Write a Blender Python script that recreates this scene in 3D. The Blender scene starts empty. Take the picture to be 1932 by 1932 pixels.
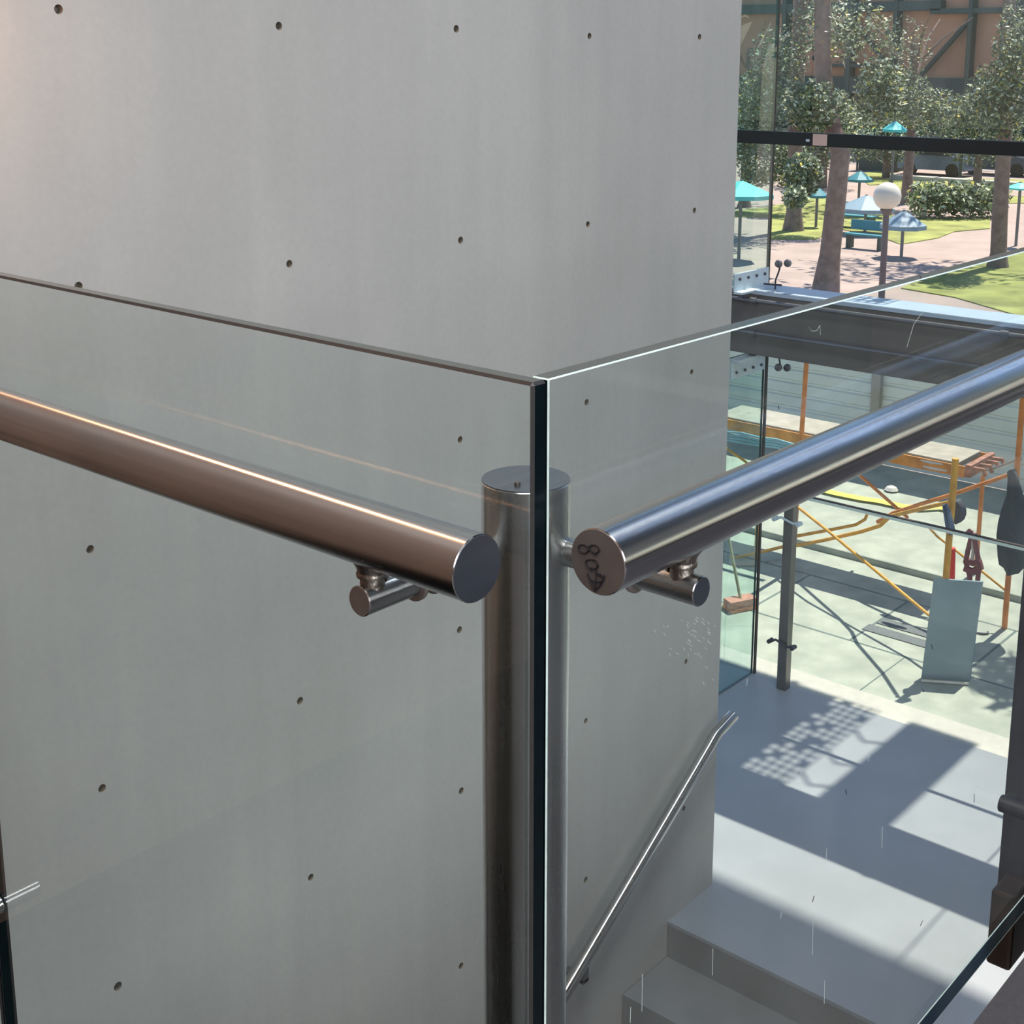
import bpy, bmesh, math, random
from mathutils import Vector, Matrix
random.seed(7)
S = 4.0 / 3.0            # metres per layout unit
Z0 = 1.27                # the upper floor lies 1.27 layout units under the eye
FPX, CX, CY = 2554.06, 1042.4, 660.2
YAW, PITCH, ROLL = 0.6937, 0.2097, 0.0059

# ------------------------------------------------------------------ camera
F_ = Vector((math.cos(YAW)*math.cos(PITCH), math.sin(YAW)*math.cos(PITCH), -math.sin(PITCH)))
R_ = Vector((math.sin(YAW), -math.cos(YAW), 0)); U_ = R_.cross(F_)
c_, s_ = math.cos(ROLL), math.sin(ROLL)
R2, D2 = c_*R_ + s_*U_, -s_*R_ + c_*U_
def W(x, y, z): return Vector((x*S, y*S, (z+Z0)*S))
cam = bpy.data.cameras.new('camera'); camo = bpy.data.objects.new('camera', cam)
bpy.context.scene.collection.objects.link(camo); bpy.context.scene.camera = camo
camo.matrix_world = Matrix.Translation(W(0, 0, 0)) @ Matrix((R2, D2, -F_)).transposed().to_4x4()
cam.sensor_width = 36; cam.lens = FPX/1932*36
cam.shift_x = (966-CX)/1932; cam.shift_y = (CY-966)/1932; cam.clip_start = .02; cam.clip_end = 500

# ------------------------------------------------------------------ world, sun, lights, exposure
sc = bpy.context.scene
sc.view_settings.view_transform = 'Standard'; sc.view_settings.look = 'None'
sc.view_settings.exposure = 0.0; sc.view_settings.gamma = 1; sc.view_settings.use_curve_mapping = False
w = bpy.data.worlds.new('world'); sc.world = w; w.use_nodes = True
nt = w.node_tree; bg = nt.nodes['Background']
sky = nt.nodes.new('ShaderNodeTexSky'); sky.sky_type = 'NISHITA'; sky.sun_disc = False
sky.sun_elevation = math.radians(63); sky.sun_rotation = math.radians(90); sky.air_density = 1.0; sky.dust_density = .3; sky.ozone_density = 3
nt.links.new(sky.outputs[0], bg.inputs[0]); bg.inputs[1].default_value = 0.21
def light(name, kind, loc, energy, col, rot=None, target=None, **k):
    l = bpy.data.lights.new(name, kind); o = bpy.data.objects.new(name, l); sc.collection.objects.link(o)
    l.energy = energy; l.color = col; o.location = W(*loc)
    if target is not None:
        o.rotation_euler = (W(*target)-W(*loc)).to_track_quat('-Z', 'Y').to_euler()
    for a, b in k.items(): setattr(l, a, b)
    return o
light('sun', 'SUN', (10, 0, 20), 9.2, (1, .89, .75), target=(10-.446*10, .0, 20-.895*10), angle=math.radians(.53))
light('ceiling_fill_light', 'AREA', (-.8, -.6, 4.9), 480, (1, .985, .96), target=(-.8, -.6, 0), shape='RECTANGLE', size=3.0, size_y=2.4)  # unseen fill added overhead to lift the room's brightness
light('side_fill_light', 'AREA', (-.5, -3.6, .9), 410, (.96, .975, 1), target=(1.5, 2, -.5), shape='RECTANGLE', size=4.4, size_y=2.6)  # added fill that lights the concrete wall evenly, no window behind it
light('stairwell_fill_light', 'AREA', (2.7, .2, 4.9), 170, (.84, .93, 1), target=(2.7, .9, 0), shape='RECTANGLE', size=2.0, size_y=1.4)  # added fill over the stairs, brightens the wall's right side
light('warm_wall_lamp', 'AREA', (.98, 1.98, .72), 11, (1, .46, .21), target=(.5, .2, .1), shape='RECTANGLE', size=.11, size_y=1.0)
light('warm_glow_lamp', 'AREA', (.84, 1.90, .12), 1.6, (1, .50, .28), target=(1.0, 2.07, .0), shape='DISK', size=.12)

light('riser_fill_light', 'AREA', (1.4, .52, -2.1), 12, (1, .88, .80), target=(2.9, 1.4, -2.7), shape='RECTANGLE', size=.5, size_y=.15)  # unseen fill added to lift the dark stair risers

# ------------------------------------------------------------------ helpers
def at(u, v, x=None, y=None, z=None):
    """layout-space point where the sight line of photo pixel (u, v) meets a plane"""
    d = R2*((u-CX)/FPX) + D2*(-(v-CY)/FPX) + F_
    t = x/d.x if x is not None else (y/d.y if y is not None else z/d.z)
    return d*t
def V(p): return W(p[0], p[1], p[2])
def tag(o, label=None, cat=None, group=None, kind=None):
    if label: o['label'] = label
    if cat: o['category'] = cat
    if group: o['group'] = group
    if kind: o['kind'] = kind
    return o
def empty(name, p, label=None, cat=None, group=None, kind=None):
    o = bpy.data.objects.new(name, None); sc.collection.objects.link(o); o.location = V(p)
    o.empty_display_size = .05
    bpy.context.view_layer.update()
    return tag(o, label, cat, group, kind)
def build(name, bm, m, parent=None, smooth=False, **t):
    me = bpy.data.meshes.new(name)
    bmesh.ops.recalc_face_normals(bm, faces=bm.faces[:]); bm.to_mesh(me); bm.free()
    for mm in (m if isinstance(m, (list, tuple)) else [m]): me.materials.append(mm)
    if smooth:
        for p in me.polygons: p.use_smooth = True
        try: me.set_sharp_from_angle(angle=math.radians(40))
        except Exception: pass
    o = bpy.data.objects.new(name, me); sc.collection.objects.link(o)
    if parent is not None:
        o.parent = parent; o.matrix_parent_inverse = parent.matrix_world.inverted()
    return tag(o, **t)
def box(bm, a, b, bev=0, mat=0, M=None):
    lo = [min(a[i], b[i]) for i in range(3)]; hi = [max(a[i], b[i]) for i in range(3)]
    vs = []
    for z in (lo[2], hi[2]):
        for x, y in ((lo[0], lo[1]), (hi[0], lo[1]), (hi[0], hi[1]), (lo[0], hi[1])):
            p = Vector((x, y, z)); p = M @ p if M else p; vs.append(bm.verts.new(V(p)))
    fs = [bm.faces.new([vs[i] for i in f]) for f in ((3,2,1,0),(4,5,6,7),(0,1,5,4),(1,2,6,5),(2,3,7,6),(3,0,4,7))]
    for f in fs: f.material_index = mat
    if bev:
        es = list({e for f in fs for e in f.edges})
        bmesh.ops.bevel(bm, geom=es, offset=bev*S, segments=2, affect='EDGES', profile=.5)
    return fs
def ring_pts(c, r, ax, n=24, start=0):
    ax = Vector(ax).normalized(); t = Vector((0, 0, 1)) if abs(ax.z) < .9 else Vector((1, 0, 0))
    a = ax.cross(t).normalized(); b = ax.cross(a)
    return [Vector(c) + a*(r*math.cos(start+2*math.pi*i/n)) + b*(r*math.sin(start+2*math.pi*i/n)) for i in range(n)]
def tube(bm, pts, r, n=12, cap=True, bev=0, mat=0):
    """swept tube through layout points; r a number or a list"""
    pts = [Vector(p) for p in pts]; rs = r if isinstance(r, (list, tuple)) else [r]*len(pts)
    if bev and len(pts) == 2:
        d = (pts[1]-pts[0]).normalized()
        pts = [pts[0], pts[0]+d*bev, pts[1]-d*bev, pts[1]]; rs = [rs[0]-bev, rs[0], rs[1], rs[1]-bev]
    rings = []
    d0 = (pts[1]-pts[0]).normalized(); t = Vector((0, 0, 1)) if abs(d0.z) < .9 else Vector((1, 0, 0))
    a = d0.cross(t).normalized()
    for i, p in enumerate(pts):
        d = ((pts[min(i+1, len(pts)-1)]-p).normalized() + (p-pts[max(i-1, 0)]).normalized())
        d = d.normalized() if d.length > 1e-6 else d0
        a = (a - d*a.dot(d)).normalized(); b = d.cross(a)
        rings.append([bm.verts.new(V(p + a*(rs[i]*math.cos(2*math.pi*k/n)) + b*(rs[i]*math.sin(2*math.pi*k/n)))) for k in range(n)])
    fs = []
    for q in range(len(rings)-1):
        for k in range(n): fs.append(bm.faces.new((rings[q][k], rings[q][(k+1) % n], rings[q+1][(k+1) % n], rings[q+1][k])))
    if cap: fs.append(bm.faces.new(rings[0][::-1])); fs.append(bm.faces.new(rings[-1]))
    for f in fs: f.material_index = mat
    return fs
def lathe(bm, c, prof, n=20, axis=(0, 0, 1)):
    """prof: list of (radius, height along axis)"""
    ax = Vector(axis).normalized()
    rings = [[bm.verts.new(V(q)) for q in ring_pts(Vector(c)+ax*h, max(r, 1e-4), ax, n)] for r, h in prof]
    for a, b in zip(rings, rings[1:]):
        for k in range(n): bm.faces.new((a[k], a[(k+1) % n], b[(k+1) % n], b[k]))
    bm.faces.new(rings[0]); bm.faces.new(rings[-1])
def prism(bm, poly, off):
    """poly: layout points, extruded by the vector off"""
    a = [bm.verts.new(V(p)) for p in poly]; b = [bm.verts.new(V(Vector(p)+Vector(off))) for p in poly]
    bm.faces.new(a); bm.faces.new(b[::-1])
    for i in range(len(a)): j = (i+1) % len(a); bm.faces.new((a[i], b[i], b[j], a[j]))
def NB(): return bmesh.new()

# ------------------------------------------------------------------ materials
def nmat(name):
    m = bpy.data.materials.new(name); m.use_nodes = True; return m, m.node_tree, m.node_tree.nodes['Principled BSDF']
def noise(nt, scale, detail=4, vec=None, rough=.55, sx=None):
    n = nt.nodes.new('ShaderNodeTexNoise'); n.inputs['Scale'].default_value = scale; n.inputs['Detail'].default_value = detail
    n.inputs['Roughness'].default_value = rough
    tc = nt.nodes.new('ShaderNodeTexCoord'); mp = nt.nodes.new('ShaderNodeMapping')
    if sx: mp.inputs['Scale'].default_value = sx
    nt.links.new(tc.outputs['Object'], mp.inputs[0]); nt.links.new(mp.outputs[0], n.inputs['Vector'])
    return n
def ramp(nt, fac, stops):
    r = nt.nodes.new('ShaderNodeValToRGB'); e = r.color_ramp.elements
    while len(e) > 1: e.remove(e[-1])
    e[0].position, e[0].color = stops[0][0], (*stops[0][1], 1)
    for p, c in stops[1:]: el = e.new(p); el.color = (*c, 1)
    nt.links.new(fac, r.inputs[0]); return r
def srgb(r, g, b): return tuple(((c/255)/12.92 if c/255 <= .04045 else ((c/255+.055)/1.055)**2.4) for c in (r, g, b))
def plain(name, col, rough=.6, metal=0, var=.12, scale=8, bump=0, coat=0, sx=None, spec=None):
    m, nt, p = nmat(name)
    n = noise(nt, scale, sx=sx)
    r = ramp(nt, n.outputs[0], [(.3, tuple(c*(1-var) for c in col)), (.7, tuple(min(1, c*(1+var)) for c in col))])
    nt.links.new(r.outputs[0], p.inputs['Base Color'])
    p.inputs['Roughness'].default_value = rough; p.inputs['Metallic'].default_value = metal
    if spec is not None: p.inputs['Specular IOR Level'].default_value = spec
    if coat: p.inputs['Coat Weight'].default_value = coat
    if bump:
        b = nt.nodes.new('ShaderNodeBump'); b.inputs['Strength'].default_value = bump; b.inputs['Distance'].default_value = .01
        nt.links.new(n.outputs[0], b.inputs['Height']); nt.links.new(b.outputs[0], p.inputs['Normal'])
    return m
def steel(name, axis, col=(.56, .565, .57), rough=.25, aniso=.85):
    """tube polished round its girth: scratches run around the given axis, with lengthwise wear lines"""
    m, nt, p = nmat(name)
    p.inputs['Metallic'].default_value = 1
    L = {'X': (1.5, 90, 90), 'Y': (90, 1.5, 90), 'Z': (90, 90, 1.5)}[axis]
    C = {'X': (260, 14, 14), 'Y': (14, 260, 14), 'Z': (14, 14, 260)}[axis]
    n = noise(nt, 1, 3, sx=L); n2 = noise(nt, 1, 2, sx=C); n3 = noise(nt, 5, 5)
    mx = nt.nodes.new('ShaderNodeMath'); mx.operation = 'ADD'; nt.links.new(n.outputs[0], mx.inputs[0]); nt.links.new(n3.outputs[0], mx.inputs[1])
    hf = nt.nodes.new('ShaderNodeMath'); hf.operation = 'MULTIPLY'; hf.inputs[1].default_value = .5; nt.links.new(mx.outputs[0], hf.inputs[0])
    r = ramp(nt, hf.outputs[0], [(.35, tuple(c*.82 for c in col)), (.62, tuple(c*1.12 for c in col))])
    nt.links.new(r.outputs[0], p.inputs['Base Color'])
    rr = ramp(nt, hf.outputs[0], [(.35, (rough*1.15,)*3), (.62, (rough*.85,)*3)])
    nt.links.new(rr.outputs[0], p.inputs['Roughness'])
    p.inputs['Anisotropic'].default_value = aniso
    cr = nt.nodes.new('ShaderNodeVectorMath'); cr.operation = 'CROSS_PRODUCT'
    g = nt.nodes.new('ShaderNodeNewGeometry'); nt.links.new(g.outputs['Normal'], cr.inputs[0])
    cr.inputs[1].default_value = {'X': (1, 0, 0), 'Y': (0, 1, 0), 'Z': (0, 0, 1)}[axis]
    cr2 = nt.nodes.new('ShaderNodeVectorMath'); cr2.operation = 'CROSS_PRODUCT'     # tangent along the tube's axis
    nt.links.new(cr.outputs[0], cr2.inputs[0]); nt.links.new(g.outputs['Normal'], cr2.inputs[1])
    nt.links.new(cr2.outputs[0], p.inputs['Tangent'])
    b = nt.nodes.new('ShaderNodeBump'); b.inputs['Strength'].default_value = .025; b.inputs['Distance'].default_value = .001
    nt.links.new(n2.outputs[0], b.inputs['Height']); nt.links.new(b.outputs[0], p.inputs['Normal'])
    return m
def glassy(name, tint, refl=1.0, ior=1.5, dirt=0):
    """clear sheet: light passes straight through with a tint, and reflects by Fresnel"""
    m = bpy.data.materials.new(name); m.use_nodes = True; nt = m.node_tree; nt.nodes.clear(); tint = tuple(t**.5 for t in tint)   # light crosses two faces
    o = nt.nodes.new('ShaderNodeOutputMaterial'); tr = nt.nodes.new('ShaderNodeBsdfTransparent'); gl = nt.nodes.new('ShaderNodeBsdfGlossy')
    tr.inputs[0].default_value = (*tint, 1); gl.inputs['Roughness'].default_value = .01
    fr = nt.nodes.new('ShaderNodeFresnel'); fr.inputs[0].default_value = ior
    ml = nt.nodes.new('ShaderNodeMath'); ml.operation = 'MULTIPLY'; ml.inputs[1].default_value = refl*1.15      # both faces of the sheet, counted on the side that is met first
    ge = nt.nodes.new('ShaderNodeNewGeometry'); fb = nt.nodes.new('ShaderNodeMath'); fb.operation = 'SUBTRACT'; fb.inputs[0].default_value = 1
    m0 = nt.nodes.new('ShaderNodeMath'); m0.operation = 'MULTIPLY'
    nt.links.new(ge.outputs['Backfacing'], fb.inputs[1]); nt.links.new(fr.outputs[0], m0.inputs[0]); nt.links.new(fb.outputs[0], m0.inputs[1])
    mx = nt.nodes.new('ShaderNodeMixShader')
    nt.links.new(m0.outputs[0], ml.inputs[0]); nt.links.new(ml.outputs[0], mx.inputs[0]); nt.links.new(tr.outputs[0], mx.inputs[1]); nt.links.new(gl.outputs[0], mx.inputs[2])
    last = mx
    if dirt:
        df = nt.nodes.new('ShaderNodeBsdfDiffuse'); df.inputs[0].default_value = (.7, .74, .74, 1)
        n = noise(nt, 6, 6, sx=(1, 1, .35)); r = ramp(nt, n.outputs[0], [(.45, (0, 0, 0)), (.8, (dirt,)*3)])
        mx2 = nt.nodes.new('ShaderNodeMixShader'); nt.links.new(r.outputs[0], mx2.inputs[0]); nt.links.new(mx.outputs[0], mx2.inputs[1]); nt.links.new(df.outputs[0], mx2.inputs[2]); last = mx2
    nt.links.new(last.outputs[0], o.inputs[0]); return m

def concrete_mat():
    m, nt, p = nmat('fair_faced_concrete')
    a = noise(nt, 1.1, 5); b = noise(nt, 1, 6, sx=(9, 9, .55)); c = noise(nt, 60, 3)
    m1 = nt.nodes.new('ShaderNodeMix'); m1.data_type = 'FLOAT'; m1.inputs[0].default_value = .35
    nt.links.new(a.outputs[0], m1.inputs[2]); nt.links.new(b.outputs[0], m1.inputs[3])
    r = ramp(nt, m1.outputs[0], [(.32, srgb(174, 174, 171)), (.5, srgb(181, 180, 178)), (.66, srgb(188, 187, 184))])
    mm = nt.nodes.new('ShaderNodeMixRGB'); mm.blend_type = 'MULTIPLY'; mm.inputs[0].default_value = .12
    nt.links.new(r.outputs[0], mm.inputs[1]); nt.links.new(c.outputs[0], mm.inputs[2]); nt.links.new(mm.outputs[0], p.inputs['Base Color'])
    p.inputs['Roughness'].default_value = .7; p.inputs['Specular IOR Level'].default_value = .3
    bp = nt.nodes.new('ShaderNodeBump'); bp.inputs['Strength'].default_value = .12; bp.inputs['Distance'].default_value = .004
    nt.links.new(c.outputs[0], bp.inputs['Height']); nt.links.new(bp.outputs[0], p.inputs['Normal'])
    return m
CONC = concrete_mat()
HOLE = plain('tie_hole_plug', srgb(120, 112, 100), .9, var=.25, scale=90)
STX, STY, STZ = steel('polished_steel_x', 'X'), steel('polished_steel_y', 'Y'), steel('polished_steel_z', 'Z', rough=.28, aniso=.7)
CAP = plain('brushed_steel_cap', (.27, .31, .37), .36, 1, .12, 4, sx=(1, 40, 6))
CAPX = plain('matt_steel_cap', (.40, .36, .34), .55, 1, .08, 30)
WELD = plain('welded_steel', (.30, .27, .24), .42, 1, .35, 60, bump=.3)
GLASS = glassy('balustrade_glass', (.90, .953, .938), 1.0, dirt=.035)
GEDGE = plain('glass_edge', (.0015, .006, .008), .14, 0, .2, 40, spec=.25)
GTOP = plain('glass_top_edge', srgb(70, 76, 72), .18, 0, .1, 40, spec=.7)
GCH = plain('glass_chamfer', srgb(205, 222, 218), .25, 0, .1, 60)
GCHD = plain('dark_glass_chamfer', srgb(52, 50, 50), .35, 0, .1, 60)  # dark chamfer colour for the left panels
FGLASS = glassy('facade_glass', (.93, .965, .955), .8, dirt=.05)
FIN = glassy('glass_fin', (.70, .90, .87), 1.0, dirt=.06)
FEDGE = plain('fin_edge', srgb(14, 60, 60), .15, 0, .2, 20)
BLACK = plain('black_steel', (.006, .006, .007), .45, 0, .2, 20)
JOINT = plain('joint_sealant', srgb(42, 34, 32), .7, 0, .2, 30)
DARKM = plain('dark_painted_steel', srgb(58, 60, 68), .42, .0, .15, 12, bump=.05)
RUSTM = plain('dark_brown_steel', srgb(72, 60, 54), .4, .5, .35, 9, bump=.1)
SPAND = plain('charcoal_panel', srgb(104, 101, 100), .5, 0, .12, 3)
ALU = plain('sky_tinted_aluminium', (.34, .43, .55), .45, .2, .05, 5)  # blue sky reflection put into the sheet's own colour
PIPE = plain('grey_pipe', srgb(120, 120, 124), .35, .6, .1, 10)
ALUL = plain('white_bracket_steel', srgb(178, 194, 204), .4, .0, .06, 20)
FLOORL = plain('blue_grey_floor', srgb(146, 151, 158), .38, 0, .07, 2.5, spec=.35)
STAIR = plain('grey_stair_concrete', srgb(128, 130, 132), .55, 0, .08, 5)
FLOORU = plain('dark_speckled_floor', srgb(70, 66, 69), .6, 0, .14, 60)
DARKWALL = plain('dark_grey_lining', srgb(30, 32, 37), .7, 0, .08, 2)
CEIL = plain('dark_ceiling', srgb(70, 66, 62), .8)
WOOD = plain('brown_wall_lining', srgb(114, 88, 72), .6, 0, .28, 2, sx=(1, 1, 6))
WHITE_ = plain('off_white_plaster', srgb(205, 202, 196), .8)
INK = plain('black_marker_ink', (.01, .008, .012), .6)
YEL = plain('yellow_scaffold_paint', srgb(216, 158, 64), .5, 0, .22, 14)
ORG = plain('orange_scaffold_paint', srgb(212, 134, 76), .5, 0, .22, 14)
GREYT = plain('galvanised_tube', srgb(150, 148, 148), .45, .4)
def yard_mat():
    m, nt, p = nmat('pale_paving')
    n = noise(nt, 5, 6); r = ramp(nt, n.outputs[0], [(.3, srgb(140, 148, 140)), (.7, srgb(168, 174, 164))])
    nt.links.new(r.outputs[0], p.inputs['Base Color']); p.inputs['Roughness'].default_value = .8; return m
YARD = yard_mat()
YJ = plain('paving_joint', srgb(92, 108, 108), .8)
KERB = plain('pale_kerb_stone', srgb(176, 174, 168), .7, var=.07, scale=20)
PANEL = plain('ribbed_grey_panel', srgb(206, 212, 212), .55, 0, .06, 2)
PATH = plain('pinkish_park_path', srgb(158, 142, 136), .9, 0, .12, .9)
GRASS = plain('park_grass', srgb(136, 142, 78), .9, 0, .35, 1.2)
GRASS2 = plain('low_planting', srgb(104, 124, 92), .9, 0, .35, 3)
BARK = plain('grey_brown_bark', srgb(120, 104, 98), .9, 0, .3, 5, bump=.4)
LEAF = [plain('leaf_dark', srgb(70, 88, 62), .6, 0, .3, 1), plain('leaf_mid', srgb(112, 128, 84), .55, 0, .3, 1),
        plain('leaf_highlight', srgb(186, 196, 168), .5, 0, .15, 1), plain('leaf_yellow', srgb(190, 178, 70), .55, 0, .2, 1)]  # pale leaves carry sunlit sparkle in their colour, dark ones some shade
TAN = plain('tan_facade', srgb(186, 140, 114), .8, 0, .10, .5)
FRAME = plain('dark_green_steel_frame', srgb(50, 66, 66), .6, 0, .15, 1)
FAR = plain('dark_grey_green_infill', srgb(84, 92, 86), .8, 0, .3, .5)  # dark grey-green for the building's dark bay and windows

# ------------------------------------------------------------------ structure
YW, XE, ZF, XF, ZY = 2.072, 3.305, -2.56, 4.70, -2.60
def wall_with_holes():
    bm = NB(); box(bm, (.93, YW, -4.2), (XE, YW+.22, 5.0), bev=.004)
    o = build('wall_back', bm, [CONC, HOLE], kind='structure')
    H = [(1.229,.079),(1.681,.063),(2.162,.068),(2.624,.061),(3.098,.067),(1.231,-.378),(1.686,-.389),(2.17,-.389),(2.626,-.393),
         (3.096,-.396),(1.219,-.846),(1.69,-.848),(2.163,-.847),(2.629,-.848),(3.105,-.851),(1.21,-1.305),(1.674,-1.308),(2.155,-1.31),
         (2.63,-1.31),(3.11,-1.31),(1.214,-1.719),(1.686,-1.725),(2.156,-1.727),(2.641,-1.734),(3.117,-1.731),(1.214,-2.2),(1.69,-2.2),(1.22,-2.67),(2.15,-2.67),
         (2.15,-2.203),(2.649,-2.215),(3.128,-2.214)]
    for k in range(5): H += [(1.23+.47*k, .53), (1.23+.47*k, .99)]
    bm = NB()
    for x, z in H:
        r = random.uniform(.0076, .0086)
        tube(bm, [(x, YW-.01, z), (x, YW+.016, z)], [r*1.12, r*.8], 14)
    cut = build('cutter', bm, HOLE)
    md = o.modifiers.new('b', 'BOOLEAN'); md.object = cut; md.operation = 'DIFFERENCE'; md.solver = 'EXACT'
    try: md.material_mode = 'TRANSFER'
    except Exception: pass
    bpy.context.view_layer.update()
    me = bpy.data.meshes.new_from_object(o.evaluated_get(bpy.context.evaluated_depsgraph_get()))
    o.modifiers.clear(); o.data = me; bpy.data.objects.remove(cut)
    return o
wall_with_holes()
def st(name, a, b, m, bev=0):
    bm = NB(); box(bm, a, b, bev); return build(name, bm, m, kind='structure')
st('floor', (-3, -4, -1.47), (XF-.15, .583, -1.27), FLOORU)
st('floor', (3.055, .50, -2.572), (XF, 4.2, ZF), FLOORL)
st('ceiling', (-3, -4, 5.0), (XF+2.42, 4.3, 5.2), CEIL)  # reach past the facade is an overhang shaped to cut the sun
st('wall_left', (-3.1, -4, -1.27), (-3, 4.2, 5), WOOD)
st('wall_back', (-3, YW, -1.47), (.93, YW+.1, 5), WOOD)
st('wall_front', (-3, -4.1, -1.27), (XF, -4, 5), DARKWALL)
bm = NB()
for a, b in (((-4, -1.47), (-.42, -.80)), ((-4, -.10), (-.42, 5)), ((-4, -.80), (-3.5, -.10)), ((-.95, -.80), (-.42, -.10))):
    box(bm, (XF, a[0], a[1]), (XF+.15, b[0], b[1]))
build('wall_right', bm, DARKWALL, kind='structure')
st('wall_far', (3.3, 4.2, -4.2), (XF, 4.3, 5), CONC)
st('wall_lower', (-1, .40, -4.2), (XF, .50, -1.475), CONC)
# stair flight going down along the concrete wall
bm = NB(); x = 3.055; z = ZF; tr, ri = .2265, .1215
poly = [(3.4, .505, z-.0125), (x+.001, .505, z-.0125)]; x += .001
for i in range(9):
    z -= ri; poly.append((x, .505, z)); x -= tr; poly.append((x, .505, z))
poly += [(x, .505, z-.15), (3.4, .505, z-.15)]
prism(bm, poly, (0, YW-.505-.002, 0)); build('stair_flight', bm, STAIR, kind='structure')

# facade: window 1 = the upper glass over the slab edge, window 2 = the lower glass
def window(n, y0, y1, z0, z1):
    e = empty('window_%d' % n, (XF, (y0+y1)/2, z0), kind='structure')
    bm = NB(); box(bm, (XF, y0, z0), (XF+.009, y1, z1)); build('pane', bm, FGLASS, e); return e
w1 = window(1, -.42, 4.19, -.88, 4.99)
for y in (2.785, 1.45):
    bm = NB(); box(bm, (XF-.003, y-.0035, -.88), (XF+.012, y+.0035, 4.99)); build('sealant_joint', bm, JOINT, w1)
w3 = empty('window_3', (XF+.07, -2.2, -.8), kind='structure')
bm = NB(); box(bm, (XF+.07, -3.5, -.8), (XF+.078, -.95, -.10)); build('pane', bm, FGLASS, w3)
w2 = window(2, -1.0, 4.19, ZF, -1.14)
for y in (2.775, 1.45):
    bm = NB(); box(bm, (XF-.003, y-.0032, ZF), (XF+.012, y+.0032, -1.14)); build('sealant_joint', bm, JOINT, w2)
bm = NB(); box(bm, (XF-.003, -1, -1.722), (XF+.011, 2.77, -1.718)); build('sealant_joint', bm, JOINT, w2)
bm = NB(); box(bm, (XF-.002, -1, -1.7345), (XF+.010, 2.77, -1.7225)); build('polished_pane_edge', bm, GCH, w2)
st('trim_1', (XF, -1, -2.70), (4.855, 4.2, ZF-.002), KERB)
# slab edge between the two storeys
st('trim_2', (4.53, -1.0, -1.128), (XF+.002, 4.19, -.876), SPAND, .004)
bm = NB(); box(bm, (4.522, -1.0, -.8758), (XF-.001, 4.19, -.870)); box(bm, (4.519, -1.0, -.884), (4.529, 4.19, -.870))
build('trim_3', bm, ALU, kind='structure')

# ------------------------------------------------------------------ glass balustrade and rails
GT, GB, T = -.2265, -1.257, .0165
def glass_panel(a, b, face_axis, name='glass_balustrade', **t):
    """bevelled sheet: chamfers coloured pale on the right panel and dark on the left ones, edges dark green, big faces clear"""
    bm = NB(); fs = box(bm, a, b)
    es = list({e for f in fs for e in f.edges})
    bmesh.ops.bevel(bm, geom=es, offset=(.0011 if face_axis == 1 else .0024)*S, segments=1, affect='EDGES')
    bmesh.ops.recalc_face_normals(bm, faces=bm.faces[:])
    for f in bm.faces:
        n = f.normal; k = max(abs(n.x), abs(n.y), abs(n.z))
        if k < .95: f.material_index = 2
        elif abs(n[face_axis]) > .95: f.material_index = 0
        elif n.z > .9: f.material_index = 3
        else: f.material_index = 1
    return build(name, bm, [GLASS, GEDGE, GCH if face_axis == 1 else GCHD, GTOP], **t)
lg = glass_panel((.72, .617, GB), (.72+T, 1.506, GT), 0, label='clear frameless glass panel left of the corner post, behind the warm copper-toned handrail', cat='glass balustrade')
lg2 = glass_panel((.72, 1.511, GB), (.72+T, 2.068, GT), 0, label='glass panel at the far left, beside the concrete wall, its upright edge just in frame', cat='glass balustrade')
rg = glass_panel((.72+T+.0012, .617, GB), (3.9, .617+T, GT), 1, label='clear frameless glass panel right of the corner post, behind the dark blue-toned handrail', cat='glass balustrade')
def scratches(parent, yplane, spots, ax):
    bm = NB()
    for (u, v, du, dv, wd) in spots:
        k = {ax: yplane}
        p, q = at(u, v, **k), at(u+du, v+dv, **k); tube(bm, [p, q], wd, 4)
    build('scratch_marks', bm, GCH, parent, kind='stuff')
sp = []
for i in range(46):
    u = random.gauss(1300, 24); v = 1165+abs(random.gauss(0, 45))
    a = random.uniform(.5, 1.3); l = random.uniform(2, 9); sp.append((u, v, l*math.cos(a), l*math.sin(a), .00022))
for u, v, l in ((1512, 1455, 8), (1556, 1850, 44), (1474, 1722, 10), (1534, 1742, 60), (1345, 1790, 50), (1212, 1838, 70), (1690, 1310, 12), (1560, 1600, 22), (1665, 1560, 40), (1190, 1900, 30), (1410, 1280, 14), (1640, 1425, 12)):
    sp.append((u, v, -1, l, .0002))
for pts in ([(1527, 617), (1532, 625), (1541, 624), (1547, 614), (1548, 632)], [(1711, 655), (1724, 612), (1740, 590)]):
    for (a, b), (c, d) in zip(pts, pts[1:]): sp.append((a, b, c-a, d-b, .00011))
scratches(rg, .6165, sp, 'y')
# dark specks on the glass
bm = NB()
for u, v, du, dv in ((1469, 766, 1, 6), (1757, 1216, 3, 9), (1536, 1690, -3, 12), (1741, 1737, -5, 10), (1596, 1490, 1, 9), (1838, 1498, 0, 16), (1741, 1300, 2, 6), (1735, 520, 3, 5)):
    tube(bm, [at(u, v, y=.6165), at(u+du, v+dv, y=.6165)], .0004, 5)
build('dark_specks', bm, INK, rg, kind='stuff')

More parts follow.
